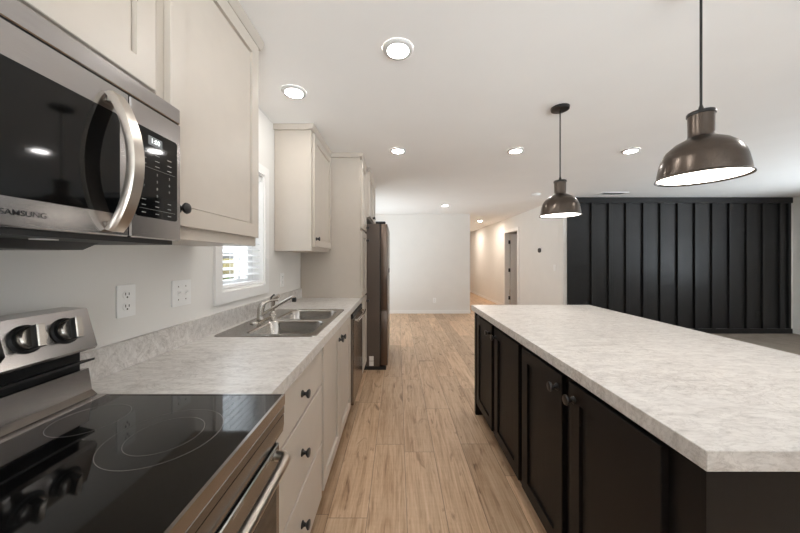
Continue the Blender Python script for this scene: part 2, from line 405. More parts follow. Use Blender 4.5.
# kitchen window: casing, jamb, sash, glass
w1 = struct_root('window_1', (XL, 1.95, WZ0))
cw = 0.065
MB().grid([WY0 - cw, WY0, WY1, WY1 + cw], [WZ0 - cw, WZ0, WZ1, WZ1 + cw], lambda u, v: WY0 < u < WY1 and WZ0 < v < WZ1, lambda u, v, w: (XL + w, u, v), 0.016).build('casing', M['trim'], w1, 0)
jm = MB()
jm.box(XL - 0.075, XL + 0.004, WY0, WY0 + 0.012, WZ0, WZ1); jm.box(XL - 0.075, XL + 0.004, WY1 - 0.012, WY1, WZ0, WZ1)
jm.box(XL - 0.075, XL + 0.004, WY0 + 0.012, WY1 - 0.012, WZ1 - 0.012, WZ1); jm.box(XL - 0.075, XL + 0.006, WY0 + 0.012, WY1 - 0.012, WZ0, WZ0 + 0.014)
jm.build('jamb', M['trim'], w1, 0)
sf = MB()
sf.box(XL - TH, XL - 0.075, WY0, WY0 + 0.05, WZ0, WZ1, 0.003); sf.box(XL - TH, XL - 0.075, WY1 - 0.085, WY1, WZ0, WZ1, 0.003)
sf.box(XL - TH, XL - 0.075, WY0 + 0.05, WY1 - 0.085, WZ0, WZ0 + 0.055, 0.003); sf.box(XL - TH, XL - 0.075, WY0 + 0.05, WY1 - 0.085, WZ1 - 0.05, WZ1, 0.003)
sf.box(XL - TH + 0.02, XL - 0.08, 2.015, 2.05, WZ0 + 0.055, WZ1 - 0.05, 0.003)
sf.build('window_frame', M['white_vinyl'], w1)
MB().box(XL - 0.112, XL - 0.108, WY0 + 0.05, WY1 - 0.085, WZ0 + 0.055, WZ1 - 0.05).build('pane', M['glass'], w1)
# unseen openings placed to even out the daylight; both rear windows are added
def big_window(name, fn, u0, u1, v0, v1, org, mull):
    r = struct_root(name, org)
    hs = []
    us = [u0, u0 + 0.05]; 
    k = 1
    edges = [u0] + [u0 + (u1 - u0) * i / mull for i in range(1, mull)] + [u1]
    panes = [(a + 0.05, b - 0.05) for a, b in zip(edges, edges[1:])]
    us = sorted({u0, u1, *[p for q in panes for p in q]})
    MB().grid(us, [v0, v0 + 0.05, v1 - 0.05, v1], lambda u, v: v0 + 0.05 < v < v1 - 0.05 and any(a < u < b for a, b in panes), fn, 0.05).build('window_frame', M['white_vinyl'], r, 0)
    for a, b in panes:
        MB().grid([a, b], [v0 + 0.05, v1 - 0.05], lambda u, v: False, lambda u, v, w: fn(u, v, 0.024 + w), 0.003).build('pane', M['glass'], r, 0)
big_window('added_window_2', lambda u, v, w: (u, YB - 0.04 - w, v), 4.1, 5.7, 0.55, 2.05, (4.9, YB, 0.55), 2)
big_window('window_3', lambda u, v, w: (XR + 0.04 + w, u, v), 1.7, 3.5, 0.5, 1.9, (XR, 2.6, 0.5), 2)
big_window('added_window_4', lambda u, v, w: (u, YB - 0.04 - w, v), 0.2, 2.2, 0.55, 2.05, (1.2, YB, 0.55), 2)
big_window('door_2', lambda u, v, w: (XL - 0.04 - w, u, v), PY0, PY1, 0.0, 2.08, (XL, 5.9, 0.0), 2)

# interior door, open, in the hall wall
d1 = struct_root('door_1', (XH1, 7.7, 0))
MB().grid([DY0 - 0.06, DY0 + 0.01, DY1 - 0.01, DY1 + 0.06], [0, DZ - 0.01, DZ + 0.06], lambda u, v: DY0 + 0.01 < u < DY1 - 0.01 and v < DZ - 0.01, lambda u, v, w: (XH1 - w, u, v), 0.016).build('casing', M['trim'], d1, 0)
MB().grid([DY0, DY0 + 0.018, DY1 - 0.018, DY1], [0, DZ - 0.018, DZ], lambda u, v: DY0 + 0.018 < u < DY1 - 0.018 and v < DZ - 0.018, lambda u, v, w: (XH1 - 0.002 + w, u, v), 0.124).build('jamb', M['trim'], d1, 0)
slab = MB()
def slab_f(a, z): return [(XH1 + 0.135 + a, DY1 - 0.06, z)]
slab.box(XH1 + 0.135, XH1 + 0.135 + 0.80, DY1 - 0.055, DY1 - 0.02, 0.012, 2.035, 0.002)
slab = slab.build('door_slab', M['trim'], d1)
for z in (0.27, 1.03, 1.80):
    hm = MB().box(XH1 + 0.085, XH1 + 0.122, DY1 - 0.0225, DY1 - 0.018, z - 0.05, z + 0.05)
    hm.lathe([(0.008, 0), (0.008, 0.10)], (XH1 + 0.129, DY1 - 0.028, z - 0.05), seg=10)
    hm.build('hinge', M['black'], d1)

# ------------------------------------------------------------------ outdoors seen through the kitchen window
struct('ground', MB().box(-7.6, XL - TH - 0.002, 7.4, 14, -0.62, -0.6), M['grass'])
fn = thing('wooden_fence', (-6.0, 10.6, -0.6), 'weathered wooden plank fence seen through the kitchen window blind', 'fence')
fp = MB()
y = 8.6
while y < 12.2:
    fp.box(-6.015, -5.995, y, y + 0.135, -0.6, 1.36, 0.003); y += 0.142
fp.build('plank_panel', M['fence'], fn)
MB().box(-6.03, -5.98, 8.6, 12.25, 1.361, 1.56).build('top_board', M['shingle'], fn)
MB().box(-6.06, -6.016, 8.6, 12.25, -0.2, -0.12).build('rail', M['fence'], fn)
random.seed(4)
hd = MB()
for k in range(1100):
    c = Vector((random.uniform(-5.75, -5.2), random.uniform(8.7, 12.0), random.uniform(-0.55, 0.72)))
    a = Vector((random.gauss(0, 1), random.gauss(0, 1), random.gauss(0, 1))).normalized(); b = a.orthogonal().normalized()
    s = random.uniform(0.06, 0.12)
    v = [hd.bm.verts.new(c + a * s), hd.bm.verts.new(c + b * s * .45), hd.bm.verts.new(c - a * s), hd.bm.verts.new(c - b * s * .45)]
    hd.bm.faces.new(v)
tag(hd.build('hedge', M['leaf'], None, 0), 'green leafy hedge outside the kitchen window below the fence', 'hedge')

# ------------------------------------------------------------------ cabinets
def knob(X, d, y, z, parent, r=0.018, ln=0.033):
    return MB().lathe([(0.0145, 0), (0.0145, 0.003), (0.0075, 0.010), (0.0065, ln * 0.5), (r * 0.85, ln * 0.68), (r, ln * 0.82), (r * 0.9, ln * 0.95), (r * 0.5, ln), (0.0, ln)], (X, y, z), (d, 0, 0), 20, cap1=False).build('knob', M['black'], parent)
FX = -0.687      # upper door face
def crown(front, y0, y1, z1=CZ - 0.002, left=False, right=False, back=XL):
    m = MB(); p = 0.028
    m.prism([(front - 0.02, z1 - 0.042), (front + 0.012, z1 - 0.042), (front + p, z1 - 0.018), (front + p, z1), (front - 0.02, z1)], 'y', y0 - (p if left else 0), y1 + (p if right else 0))
    if left: m.box(back + 0.002, front - 0.02, y0 - p * 0.8, y0, z1 - 0.045, z1)
    if right: m.box(back + 0.002, front - 0.02, y1, y1 + p * 0.8, z1 - 0.045, z1)
    return m
def upper(name, y0, y1, z0, label, doors, dz0, front=FX, cl=False, cr=False, dz1=2.37):
    t = thing(name, ((XL + front) / 2, (y0 + y1) / 2, z0), label, 'cabinet', None)
    MB().box(XL + 0.002, front - 0.022, y0, y1, z0, CZ - 0.003, 0.0015).build('body', M['cab'], t)
    crown(front - 0.02, y0, y1, left=cl, right=cr).build('crown_moulding', M['cab'], t)
    for a, b, ky, kz in doors:
        d = MB().shaker(front, 1, a, b, dz0, dz1, 0.021, 0.062, 0.010).build('door', M['cab'], t)
        if ky is not None: knob(front, 1, ky, kz, d)
    return t
upper('wall_cabinet', 0.102, 0.862, 1.768, 'greige short wall cabinet directly above the microwave', [(0.125, 0.478, 0.44, 1.845), (0.486, 0.838, 0.524, 1.845)], 1.805)
upper('wall_cabinet', 0.864, 1.469, 1.394, 'tall greige wall cabinet between the microwave and the window', [(0.892, 1.455, 0.921, 1.488)], 1.435, cr=True)
upper('wall_cabinet', 2.41, 3.053, 1.398, 'greige wall cabinet on the far side of the window, beside the pantry', [(2.443, 3.035, 2.478, 1.50)], 1.435, cl=True)

PX = -0.372
pt = thing('pantry_cabinet', (-0.7, 3.29, 0), 'tall greige pantry cabinet between the worktop and the refrigerator', 'cabinet')
MB().box(XL + 0.002, PX - 0.021, 3.059, 3.522, 0.10, CZ - 0.003, 0.0015).build('body', M['cab'], pt)
MB().box(XL + 0.002, PX - 0.08, 3.059, 3.522, 0.0, 0.10).build('toe_kick', M['cab'], pt)
crown(PX - 0.02, 3.059, 3.522, left=True).build('crown_moulding', M['cab'], pt)
for a, b, kz in ((1.655, 2.37, 1.70), (0.93, 1.628, 1.55), (0.125, 0.905, 0.84)):
    d = MB().shaker(PX, 1, 3.085, 3.505, a, b, 0.02, 0.06, 0.010).build('door', M['cab'], pt)
    knob(PX, 1, 3.475, kz, d)
of = thing('over_fridge_cabinet', (-0.7, 4.0, 1.83), 'short deep greige cabinet above the refrigerator', 'cabinet')
MB().box(XL + 0.002, -0.362, 3.526, 4.47, 1.83, CZ - 0.003, 0.0015).build('body', M['cab'], of)
crown(-0.36, 3.526, 4.47).build('crown_moulding', M['cab'], of)
for a, b, ky in ((3.545, 3.99, 3.955), (4.0, 4.45, 4.035)):
    d = MB().shaker(-0.34, 1, a, b, 1.845, 2.37, 0.021, 0.06, 0.008).build('door', M['cab'], of)
    knob(-0.34, 1, ky, 1.885, d)
tag(MB().box(XL + 0.002, -0.36, 4.475, 4.495, 0, CZ - 0.003, 0.001).build('end_panel', M['cab']), 'greige tall end panel on the far side of the refrigerator', 'panel')

BX = -0.388      # base door face
def base_body(m, y0, y1):
    m.box(XL + 0.002, BX - 0.0205, y0, y1, 0.105, 0.884)
db = thing('drawer_cabinet', (-0.7, 1.19, 0), 'greige base cabinet with three drawers right beside the stainless range', 'cabinet')
m = MB(); base_body(m, 0.868, 1.524); m.build('body', M['cab'], db)
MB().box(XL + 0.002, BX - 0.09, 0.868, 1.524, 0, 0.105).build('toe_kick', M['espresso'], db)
for a, b in ((0.700, 0.872), (0.408, 0.688), (0.118, 0.396)):
    d = MB().box(BX - 0.02, BX, 0.885, 1.502, a, b, 0.0025).build('drawer', M['cab'], db)
    knob(BX, 1, 1.192, (a + b) / 2, d)
sb = thing('sink_cabinet', (-0.7, 1.98, 0), 'greige two-door base cabinet under the sink', 'cabinet')
m = MB()
m.box(XL + 0.002, BX - 0.0205, 1.527, 1.545, 0.105, 0.884); m.box(XL + 0.002, BX - 0.0205, 2.420, 2.438, 0.105, 0.884)
m.box(XL + 0.002, BX - 0.0205, 1.545, 2.42, 0.105, 0.123); m.box(BX - 0.045, BX - 0.0205, 1.545, 2.42, 0.123, 0.884)
m.box(XL + 0.002, XL + 0.012, 1.545, 2.42, 0.123, 0.884)
m.build('body', M['cab'], sb)
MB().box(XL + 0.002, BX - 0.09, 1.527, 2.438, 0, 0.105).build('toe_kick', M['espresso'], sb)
for a, b, ky in ((1.542, 1.975, 1.94), (1.987, 2.424, 2.022)):
    d = MB().shaker(BX, 1, a, b, 0.118, 0.872, 0.02, 0.058, 0.012).build('door', M['cab'], sb)
    knob(BX, 1, ky, 0.80, d)

# left worktop with sink cut-out, backsplash strip
CT0, CT1 = 0.886, 0.930
SX0, SX1, SY0, SY1 = -0.955, -0.425, 1.517, 2.345
ct = MB().grid([XL + 0.001, SX0 + 0.02, SX1 - 0.02, -0.377], [0.8665, SY0 + 0.02, SY1 - 0.02, 3.055], lambda u, v: SX0 + 0.02 < u < SX1 - 0.02 and SY0 + 0.02 < v < SY1 - 0.02, lambda u, v, w: (u, v, CT0 + w), CT1 - CT0)
tag(ct.build('worktop', M['counter'], None, 0), 'pale marbled laminate worktop with sink along the left wall', 'countertop')
tag(MB().box(XL + 0.001, XL + 0.019, 0.8665, 3.055, CT1 + 0.0005, CT1 + 0.101, 0.001).build('backsplash', M['counter'], None, 0), 'low marbled laminate backsplash strip along the left wall', 'backsplash')

# ------------------------------------------------------------------ sink
def rrect(x0, x1, y0, y1, z, r, n=6):
    pts = []
    for cx, cy, a0 in ((x1 - r, y1 - r, 0), (x0 + r, y1 - r, 90), (x0 + r, y0 + r, 180), (x1 - r, y0 + r, 270)):
        for k in range(n + 1):
            a = R(a0 + 90 * k / n); pts.append((cx + r * math.cos(a), cy + r * math.sin(a), z))
    return pts
sk = thing('kitchen_sink', (-0.69, 1.93, CT1), 'stainless double bowl drop-in sink set into the left worktop', 'sink')
RZ = CT1 + 0.004
bowls = ((-0.82, -0.462, 1.557, 1.905), (-0.82, -0.462, 1.945, 2.305))
rm = MB()
def loop(pts):
    vs = [rm.bm.verts.new(p) for p in pts]; return [rm.bm.edges.new((vs[i], vs[(i + 1) % len(vs)])) for i in range(len(vs))], vs
es, ov = loop(rrect(SX0, SX1, SY0, SY1, RZ, 0.03))
for b in bowls: e2, _ = loop(rrect(*b, RZ, 0.055)); es += e2
bmesh.ops.triangle_fill(rm.bm, use_beauty=True, edges=es)
lo = [rm.bm.verts.new(p) for p in rrect(SX0 - 0.003, SX1 + 0.003, SY0 - 0.003, SY1 + 0.003, CT1 + 0.0006, 0.03)]
for i in range(len(ov)): rm.bm.faces.new((ov[i], ov[(i + 1) % len(ov)], lo[(i + 1) % len(lo)], lo[i]))
rm.build('rim', M['steel_sink'], sk, 30)
for x0, x1, y0, y1 in bowls:
    m = MB(); rings = []
    for i, z, r in ((0, RZ, .055), (0.004, RZ - 0.002, .055), (0.009, RZ - 0.012, .055), (0.018, RZ - 0.135, .055), (0.024, RZ - 0.155, .055), (0.04, RZ - 0.168, .06), (0.08, RZ - 0.172, .06), (0.135, RZ - 0.175, .03)):
        rings.append(rrect(x0 + i, x1 - i, y0 + i, y1 - i, z, min(r, (x1 - x0) / 2 - i - 0.001)))
    m.loft(rings, True, False, True)
    bo = m.build('bowl', M['steel_sink'], sk, 50)
    MB().lathe([(0.042, 0), (0.042, 0.003), (0.034, 0.003), (0.03, -0.001), (0, -0.001)], ((x0 + x1) / 2, (y0 + y1) / 2, RZ - 0.1745), seg=24, cap1=False).build('drain', M['chrome'], bo)

fc = thing('kitchen_faucet', (-0.885, 1.91, RZ), 'brushed single-lever kitchen faucet with long straight spout on the sink deck', 'faucet')
m = MB(); m.loft([rrect(-0.913, -0.857, 1.795, 2.025, RZ + 0.0005, 0.027), rrect(-0.912, -0.858, 1.796, 2.024, RZ + 0.006, 0.026), rrect(-0.905, -0.865, 1.803, 2.017, RZ + 0.011, 0.019)])
m.build('base_plate', M['satin'], fc)
MB().tube([(-0.885, 1.90, RZ + 0.008), (-0.885, 1.90, RZ + 0.03), (-0.884, 1.90, RZ + 0.07), (-0.878, 1.903, RZ + 0.098), (-0.866, 1.908, RZ + 0.112), (-0.852, 1.914, RZ + 0.117)], [0.025, 0.022, 0.0215, 0.021, 0.016, 0.005], 16).build('body', M['satin'], fc)
MB().tube([(-0.866, 1.908, RZ + 0.111), (-0.845, 1.93, RZ + 0.121), (-0.822, 1.955, RZ + 0.124), (-0.803, 1.972, RZ + 0.122)], [0.010, 0.0075, 0.007, 0.0075], 10).build('lever', M['satin'], fc)
sp = MB().tube([(-0.875, 1.895, RZ + 0.035), (-0.85, 1.885, RZ + 0.052), (-0.76, 1.862, RZ + 0.105), (-0.67, 1.835, RZ + 0.155), (-0.652, 1.830, RZ + 0.160), (-0.642, 1.827, RZ + 0.152)], [0.012, 0.0105, 0.0095, 0.0095, 0.0105, 0.011], 12).build('spout', M['satin'], fc)
MB().lathe([(0.0125, 0), (0.0135, 0.004), (0.0135, 0.022), (0.011, 0.027), (0, 0.027)], (-0.644, 1.828, RZ + 0.132), (0.05, 0, 1), 16, cap1=False).build('aerator', M['black'], sp)
spv = thing('sink_sprayer', (-0.885, 2.085, RZ), 'slim side sprayer standing behind the faucet on the sink deck', 'sprayer')
MB().lathe([(0.024, 0.0005), (0.024, 0.006), (0.017, 0.014), (0.0145, 0.03)], (-0.885, 2.085, RZ), seg=18).build('holder', M['satin'], spv)
MB().tube([(-0.885, 2.085, RZ + 0.03), (-0.884, 2.085, RZ + 0.075), (-0.882, 2.085, RZ + 0.105), (-0.868, 2.082, RZ + 0.126), (-0.838, 2.075, RZ + 0.140)], [0.012, 0.014, 0.016, 0.017, 0.015], 12).build('spray_head', M['satin'], spv)
MB().tube([(-0.90, 2.086, RZ + 0.10), (-0.895, 2.085, RZ + 0.128), (-0.872, 2.08, RZ + 0.148)], [0.005, 0.006, 0.005], 8).build('trigger', M['black'], spv)

# ------------------------------------------------------------------ dishwasher
dw = thing('dishwasher', (-0.69, 2.745, 0), 'stainless dishwasher under the worktop next to the pantry', 'dishwasher')
MB().box(XL + 0.03, -0.405, 2.445, 3.05, 0.10, 0.875).build('body', M['dark'], dw)
d = MB().box(-0.404, -0.368, 2.447, 3.048, 0.115, 0.835, 0.004).build('door', M['steel_z'], dw)
MB().box(-0.404, -0.370, 2.447, 3.048, 0.838, 0.872, 0.004).build('control_strip', M['dark'], dw)
hm = MB(); pts = []
for k in range(13):
    a = k / 12; pts.append((-0.338 + 0.010 * math.sin(math.pi * a), 2.49 + 0.515 * a, 0.815))
hm.tube(pts, 0.0125, 10); hm.box(-0.369, -0.332, 2.487, 2.507, 0.807, 0.825, 0.002); hm.box(-0.369, -0.332, 2.988, 3.008, 0.807, 0.825, 0.002)
hm.build('handle', M['chrome'], d)
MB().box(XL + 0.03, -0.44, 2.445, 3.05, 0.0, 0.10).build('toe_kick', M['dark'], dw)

# ------------------------------------------------------------------ refrigerator
fr = thing('refrigerator', (-0.55, 3.99, 0), 'tall dark stainless refrigerator standing past the pantry cabinet', 'refrigerator')
MB().box(-0.96, -0.220, 3.535, 4.445, 0.045, 1.755, 0.004).build('body', M['fridge_side'], fr)
MB().box(-0.94, -0.145, 3.545, 4.435, 0.0, 0.044).build('base_grille', M['dark'], fr)
for nm, a, b, z0, z1 in (('door', 3.537, 3.988, 0.72, 1.752), ('door', 3.992, 4.443, 0.72, 1.752), ('freezer_drawer', 3.537, 4.443, 0.055, 0.712)):
    MB().box(-0.208, -0.126, a, b, z0, z1, 0.006, 2).build(nm, M['fridge_steel'], fr)
MB().box(-0.22, -0.207, 3.545, 4.435, 0.06, 1.75).build('gasket', M['dark'], fr)
for a in (3.55, 4.385):
    MB().box(-0.27, -0.15, a, a + 0.045, 1.7555, 1.785, 0.006).build('hinge_cover', M['dark'], fr)
MB().box(-0.126, -0.112, 3.95, 3.98, 1.15, 1.21, 0.003).build('handle', M['dark'], fr)
for z0, z1 in ((0.112, 0.168), (0.052, 0.108)):
    MB().box(-0.345, -0.292, 3.5337, 3.535, z0, z1).build('label_sticker', M['paper'], fr)

# ------------------------------------------------------------------ range
rg = thing('electric_range', (-0.66, 0.482, 0), 'stainless electric range with black glass cooktop and rear control panel', 'range')
RY0, RY1 = 0.102, 0.862
MB().box(-0.985, -0.362, RY0 + 0.002, RY1 - 0.002, 0.03, 0.905).build('body', M['dark'], rg)
# cooktop frame around the glass
MB().grid([-0.888, -0.848, -0.337, -0.330], [RY0, RY0 + 0.006, RY1 - 0.004, RY1], lambda u, v: -0.848 < u < -0.337 and RY0 + 0.006 < v < RY1 - 0.004, lambda u, v, w: (u, v, 0.906 + w), 0.030).build('cooktop_frame', M['steel_y'], rg, 0)
gt = MB().box(-0.8478, -0.3372, RY0 + 0.0062, RY1 - 0.0042, 0.906, 0.9345).build('cooktop', M['glass_top'], rg)
def ring(cx, cy, r, w=0.0011):
    m = MB(); n = 72
    a = [m.bm.verts.new((cx + (r - w) * math.cos(2 * math.pi * k / n), cy + (r - w) * math.sin(2 * math.pi * k / n), 0.93475)) for k in range(n)]
    b = [m.bm.verts.new((cx + r * math.cos(2 * math.pi * k / n), cy + r * math.sin(2 * math.pi * k / n), 0.93475)) for k in range(n)]
    for k in range(n): m.bm.faces.new((a[k], b[k], b[(k + 1) % n], a[(k + 1) % n]))
    return m.build('burner_ring', M['ring'], gt, 0)
ring(-0.522, 0.662, 0.113); ring(-0.522, 0.664, 0.0735); ring(-0.758, 0.728, 0.0755)
ring(-0.50, 0.292, 0.10); ring(-0.758, 0.245, 0.0755)
# front edge band, manifold panel
MB().box(-0.361, -0.331, RY0, RY1, 0.880, 0.9055, 0.003).build('front_band', M['steel_front'], rg)
prof = [(-0.361, 0.878), (-0.333, 0.878), (-0.333, 0.850), (-0.336, 0.828), (-0.345, 0.815), (-0.361, 0.812)]
MB().prism(prof, 'y', RY0, RY1).build('manifold_panel', M['steel_front'], rg)
MB().box(-0.361, -0.354, RY0 + 0.005, RY1 - 0.005, 0.798, 0.812).build('gap', M['void'], rg)
od = MB().box(-0.361, -0.345, RY0 + 0.003, RY1 - 0.003, 0.235, 0.797, 0.003).build('oven_door', M['steel_front'], rg)
MB().box(-0.3452, -0.3425, RY0 + 0.05, RY1 - 0.03, 0.28, 0.735, 0.001).build('oven_window', M['mw_glass'], od)
for k in range(5):
    yy = 0.15 + k * 0.155
    MB().box(-0.3455, -0.3440, yy, yy + 0.045, 0.791, 0.7925).box(-0.3455, -0.3440, yy, yy + 0.045, 0.7845, 0.786).build('vent_slot', M['chrome'], od)
HZ = 0.776
pts = [(-0.345, RY0 + 0.030, HZ), (-0.322, RY0 + 0.032, HZ), (-0.311, RY0 + 0.045, HZ)]
pts += [(-0.309, RY0 + 0.045 + (RY1 - RY0 - 0.09) * k / 8, HZ) for k in range(1, 8)]
pts += [(-0.311, RY1 - 0.045, HZ), (-0.322, RY1 - 0.032, HZ), (-0.345, RY1 - 0.030, HZ)]
MB().tube(pts, 0.0135, 14).build('handle', M['handle'], od, 60)
MB().box(-0.361, -0.347, RY0 + 0.003, RY1 - 0.003, 0.06, 0.228, 0.003).build('storage_drawer', M['steel_front'], rg)
MB().box(-0.95, -0.40, RY0 + 0.02, RY1 - 0.02, 0.0, 0.03).build('plinth', M['dark'], rg)
# backguard
bgd = MB().prism([(-0.985, 1.062), (-0.979, 1.190), (-0.909, 1.187), (-0.878, 1.079), (-0.885, 1.070)], 'y', RY0, RY1).build('control_panel', M['steel_y'], rg)
MB().box(-0.975, -0.925, RY0 + 0.004, RY1 - 0.004, 0.95, 1.0615).build('vent_gap', M['void'], rg)
MB().prism([(-0.9245, 1.028), (-0.9245, 1.034), (-0.884, 1.043), (-0.884, 1.037)], 'y', RY0 + 0.002, RY1 - 0.002).build('vent_lip', M['dark'], rg)
MB().prism([(-0.9245, 0.936), (-0.9245, 1.010), (-0.904, 1.012), (-0.894, 0.950), (-0.878, 0.9365)], 'y', RY0, RY1).build('lower_panel', M['steel_y'], rg)
nrm = Vector((0.9635, 0, 0.276)).normalized(); upv = Vector((-0.276, 0, 0.9635)).normalized()
def onface(y, s): return Vector((-0.8938, y, 1.1325)) + upv * s
for yk in (0.172, 0.256, 0.709, 0.793):
    p = onface(yk, 0.004)
    k = MB().lathe([(0.035, -0.001), (0.035, 0.003), (0.030, 0.006), (0.0285, 0.012), (0.0, 0.012)], p, nrm, 32, cap1=False).build('knob', M['dark'], bgd)
    MB().lathe([(0.027, 0.0), (0.027, 0.010), (0.0245, 0.013), (0.0, 0.013)], p + nrm * 0.0118, nrm, 32, cap1=False).build('knob_cap', M['satin'], k)
    g = MB(); g.box(-0.0085, 0.0085, -0.0275, 0.0275, -0.012, 0.013, 0.002)
    g2 = MB(); g2.box(-0.0085, 0.0085, -0.0275, 0.0275, 0.0131, 0.018, 0.002)
    rot = Matrix((Vector((0, 1, 0)), upv, nrm)).transposed() @ Matrix.Rotation(R(-8), 3, 'Z')
    for q in (g, g2):
        for v in q.bm.verts: v.co = p + nrm * 0.0245 + rot @ v.co
    g.build('knob_grip', M['dark'], k); g2.build('grip_face', M['satin'], k)
    for dy, ds in ((-0.036, 0.018), (0.0, 0.036), (0.034, 0.020), (0.028, -0.028)):
        q = onface(yk + dy, 0.004 + ds)
        MB().lathe([(0.0017, -0.0002), (0.0017, 0.0004)], q, nrm, 8).build('dial_mark', M['logo'], bgd)
dp = MB(); dp.loft([[onface(y, s) + nrm * 0.0002 for y, s in ((0.31, -0.036), (0.655, -0.036), (0.665, -0.026), (0.665, 0.026), (0.655, 0.036), (0.31, 0.036), (0.30, 0.026), (0.30, -0.026))],
                    [onface(y, s) + nrm * 0.0016 for y, s in ((0.31, -0.036), (0.655, -0.036), (0.665, -0.026), (0.665, 0.026), (0.655, 0.036), (0.31, 0.036), (0.30, 0.026), (0.30, -0.026))]])
dp.build('display', M['mw_glass'], bgd)

# ------------------------------------------------------------------ microwave
mw = thing('microwave', (-0.82, 0.482, 1.38), 'stainless over-the-range microwave with black glass door and bowed handle', 'microwave')
MX = -0.6345
MB().box(XL + 0.003, MX - 0.034, RY0 + 0.002, RY1 - 0.001, 1.382, 1.764).build('body', M['steel_y'], mw)
MB().box(MX - 0.034, MX - 0.002, RY0, RY1, 1.7215, 1.764, 0.002).build('vent_strip', M['steel_y'], mw)
MB().box(MX - 0.034, MX - 0.006, RY0 + 0.002, RY1 - 0.002, 1.718, 1.7218).build('seam', M['void'], mw)
dr = MB().box(MX - 0.033, MX, RY0, 0.6965, 1.382, 1.718, 0.003).build('door', M['steel_y'], mw)
def plate(x, y0, y1, z0, z1, r, t, name, mat, par):
    a = [(x, p[0], p[1]) for p in [(q[0], q[1]) for q in rrect(y0, y1, z0, z1, 0, r)]]
    b = [(x + t, p[1], p[2]) for p in a]
    return MB().loft([a, b]).build(name, mat, par)
plate(MX, 0.125, 0.672, 1.432, 1.657, 0.012, 0.0012, 'door_glass', M['mw_glass'], dr)
text('logo_lettering', 'SAMSUNG', 0.0135, (MX + 0.0002, 0.533, 1.406), M['logo'], dr, 'RIGHT', 0.0004, bold=0.0001, sx=1.04)
cp = MB().box(MX - 0.033, MX, 0.6995, RY1, 1.382, 1.718, 0.003).build('control_panel', M['steel_y'], mw)
kp = plate(MX, 0.714, 0.846, 1.436, 1.660, 0.008, 0.0012, 'keypad', M['mw_glass'], cp)
KX = MX + 0.0013
plate(KX, 0.748, 0.792, 1.622, 1.645, 0.002, 0.0003, 'display', M['display'], kp)
text('display_digits', '1:00', 0.017, (KX + 0.0004, 0.770, 1.6335), M['digits'], kp, depth=0.0002, bold=0.0003)
cols = (0.735, 0.776, 0.817)
for z, wds in ((1.600, 1), (1.585, 1), (1.571, 1)):
    for c in cols: MB().box(KX, KX + 0.0003, c - 0.007, c + 0.007, z - 0.0009, z + 0.0009).build('key_print', M['print'], kp)
for z in (1.480, 1.466, 1.447):
    for c in cols: MB().box(KX, KX + 0.0003, c - 0.006, c + 0.006, z - 0.0009, z + 0.0009).build('key_print', M['print'], kp)
for z in (1.5628, 1.457): MB().box(KX, KX + 0.0003, 0.722, 0.838, z - 0.0003, z + 0.0003).build('divider_line', M['print'], kp)
for i, ch in enumerate('1234567890'):
    r_, c_ = divmod(i, 3)
    if i == 9: c_ = 1
    text('key_digit', ch, 0.009, (KX + 0.0001, cols[c_], 1.550 - r_ * 0.0185), M['print'], kp, depth=0.0002)
# bowed handle
hm = MB(); rings = []
n = 22
for k in range(n + 1):
    a = k / n; z = 1.392 + 0.302 * a
    s = math.sin(math.pi * a); x = MX + 0.006 + 0.048 * (s ** 0.75)
    dx = (0.048 * math.pi * math.cos(math.pi * a)) / 0.302 * 0.75; T = Vector((dx, 0, 1)).normalized(); N = Vector((T.z, 0, -T.x))
    w = 0.017; th = 0.0075
    c0 = Vector((x, 0.655, z))
    sec = [(-w, -th), (w, -th), (w, th * 0.3), (w * 0.75, th), (-w * 0.75, th), (-w, th * 0.3)]
    rings.append([c0 + Vector((0, q, 0)) + N * h for q, h in sec])
hm.loft(rings)
hm.box(MX, MX + 0.012, 0.642, 0.668, 1.392, 1.412, 0.002); hm.box(MX, MX + 0.012, 0.642, 0.668, 1.674, 1.694, 0.002)
hm.build('handle', M['handle'], dr, 40)
# underside
un = MB().box(XL + 0.02, MX - 0.01, RY0 + 0.02, RY1 - 0.02, 1.370, 1.3815).prism([(XL + 0.02, 1.369), (-0.74, 1.369), (-0.78, 1.352), (XL + 0.02, 1.352)], 'y', RY0 + 0.03, 0.73).build('base_tray', M['dark'], mw)
MB().box(-0.965, -0.80, 0.46, 0.70, 1.3505, 1.352).build('grease_filter', M['filter'], un)
MB().lathe([(0.02, 0), (0.02, 0.002)], (-0.72, 0.60, 1.3685), seg=18).build('cooktop_lamp', M['white_plastic'], un)

# ------------------------------------------------------------------ island
IX0, IX1, IY0, IY1 = 0.643, 1.675, 0.614, 2.587
tag(MB().box(IX0, IX1, IY0, IY1, CT0, CT1, 0.0015).build('island_worktop', M['counter'], None, 0), 'large pale marbled laminate worktop on the dark island', 'countertop')
IF = 0.655
def island_cab(y0, y1, label, doors):
    t = thing('island_cabinet', (0.95, (y0 + y1) / 2, 0), label, 'cabinet')
    m = MB(); m.box(IF + 0.0205, 1.24, y0, y1, 0.105, CT0 - 0.001); m.build('body', M['espresso'], t)
    MB().box(IF + 0.075, 1.24, y0, y1, 0.0, 0.105).build('toe_kick', M['espresso'], t)
    for a, b, ky in doors:
        d = MB().shaker(IF, -1, a, b, 0.125, 0.862, 0.02, 0.064, 0.010).build('door', M['espresso'], t)
        knob(IF, -1, ky, 0.805, d, 0.020, 0.036)
island_cab(0.706, 1.578, 'near black-brown island cabinet, two doors with black knobs', [(0.735, 1.133, 1.098), (1.180, 1.563, 1.215)])
island_cab(1.582, 2.515, 'far black-brown island cabinet, two narrow looking doors, toward the back wall', [(1.605, 2.009, 1.972), (2.066, 2.46, 2.103)])
nr = thing('island_end_panel', (1.15, 0.68, 0), 'black-brown near end panel closing the island nearest the camera', 'panel')
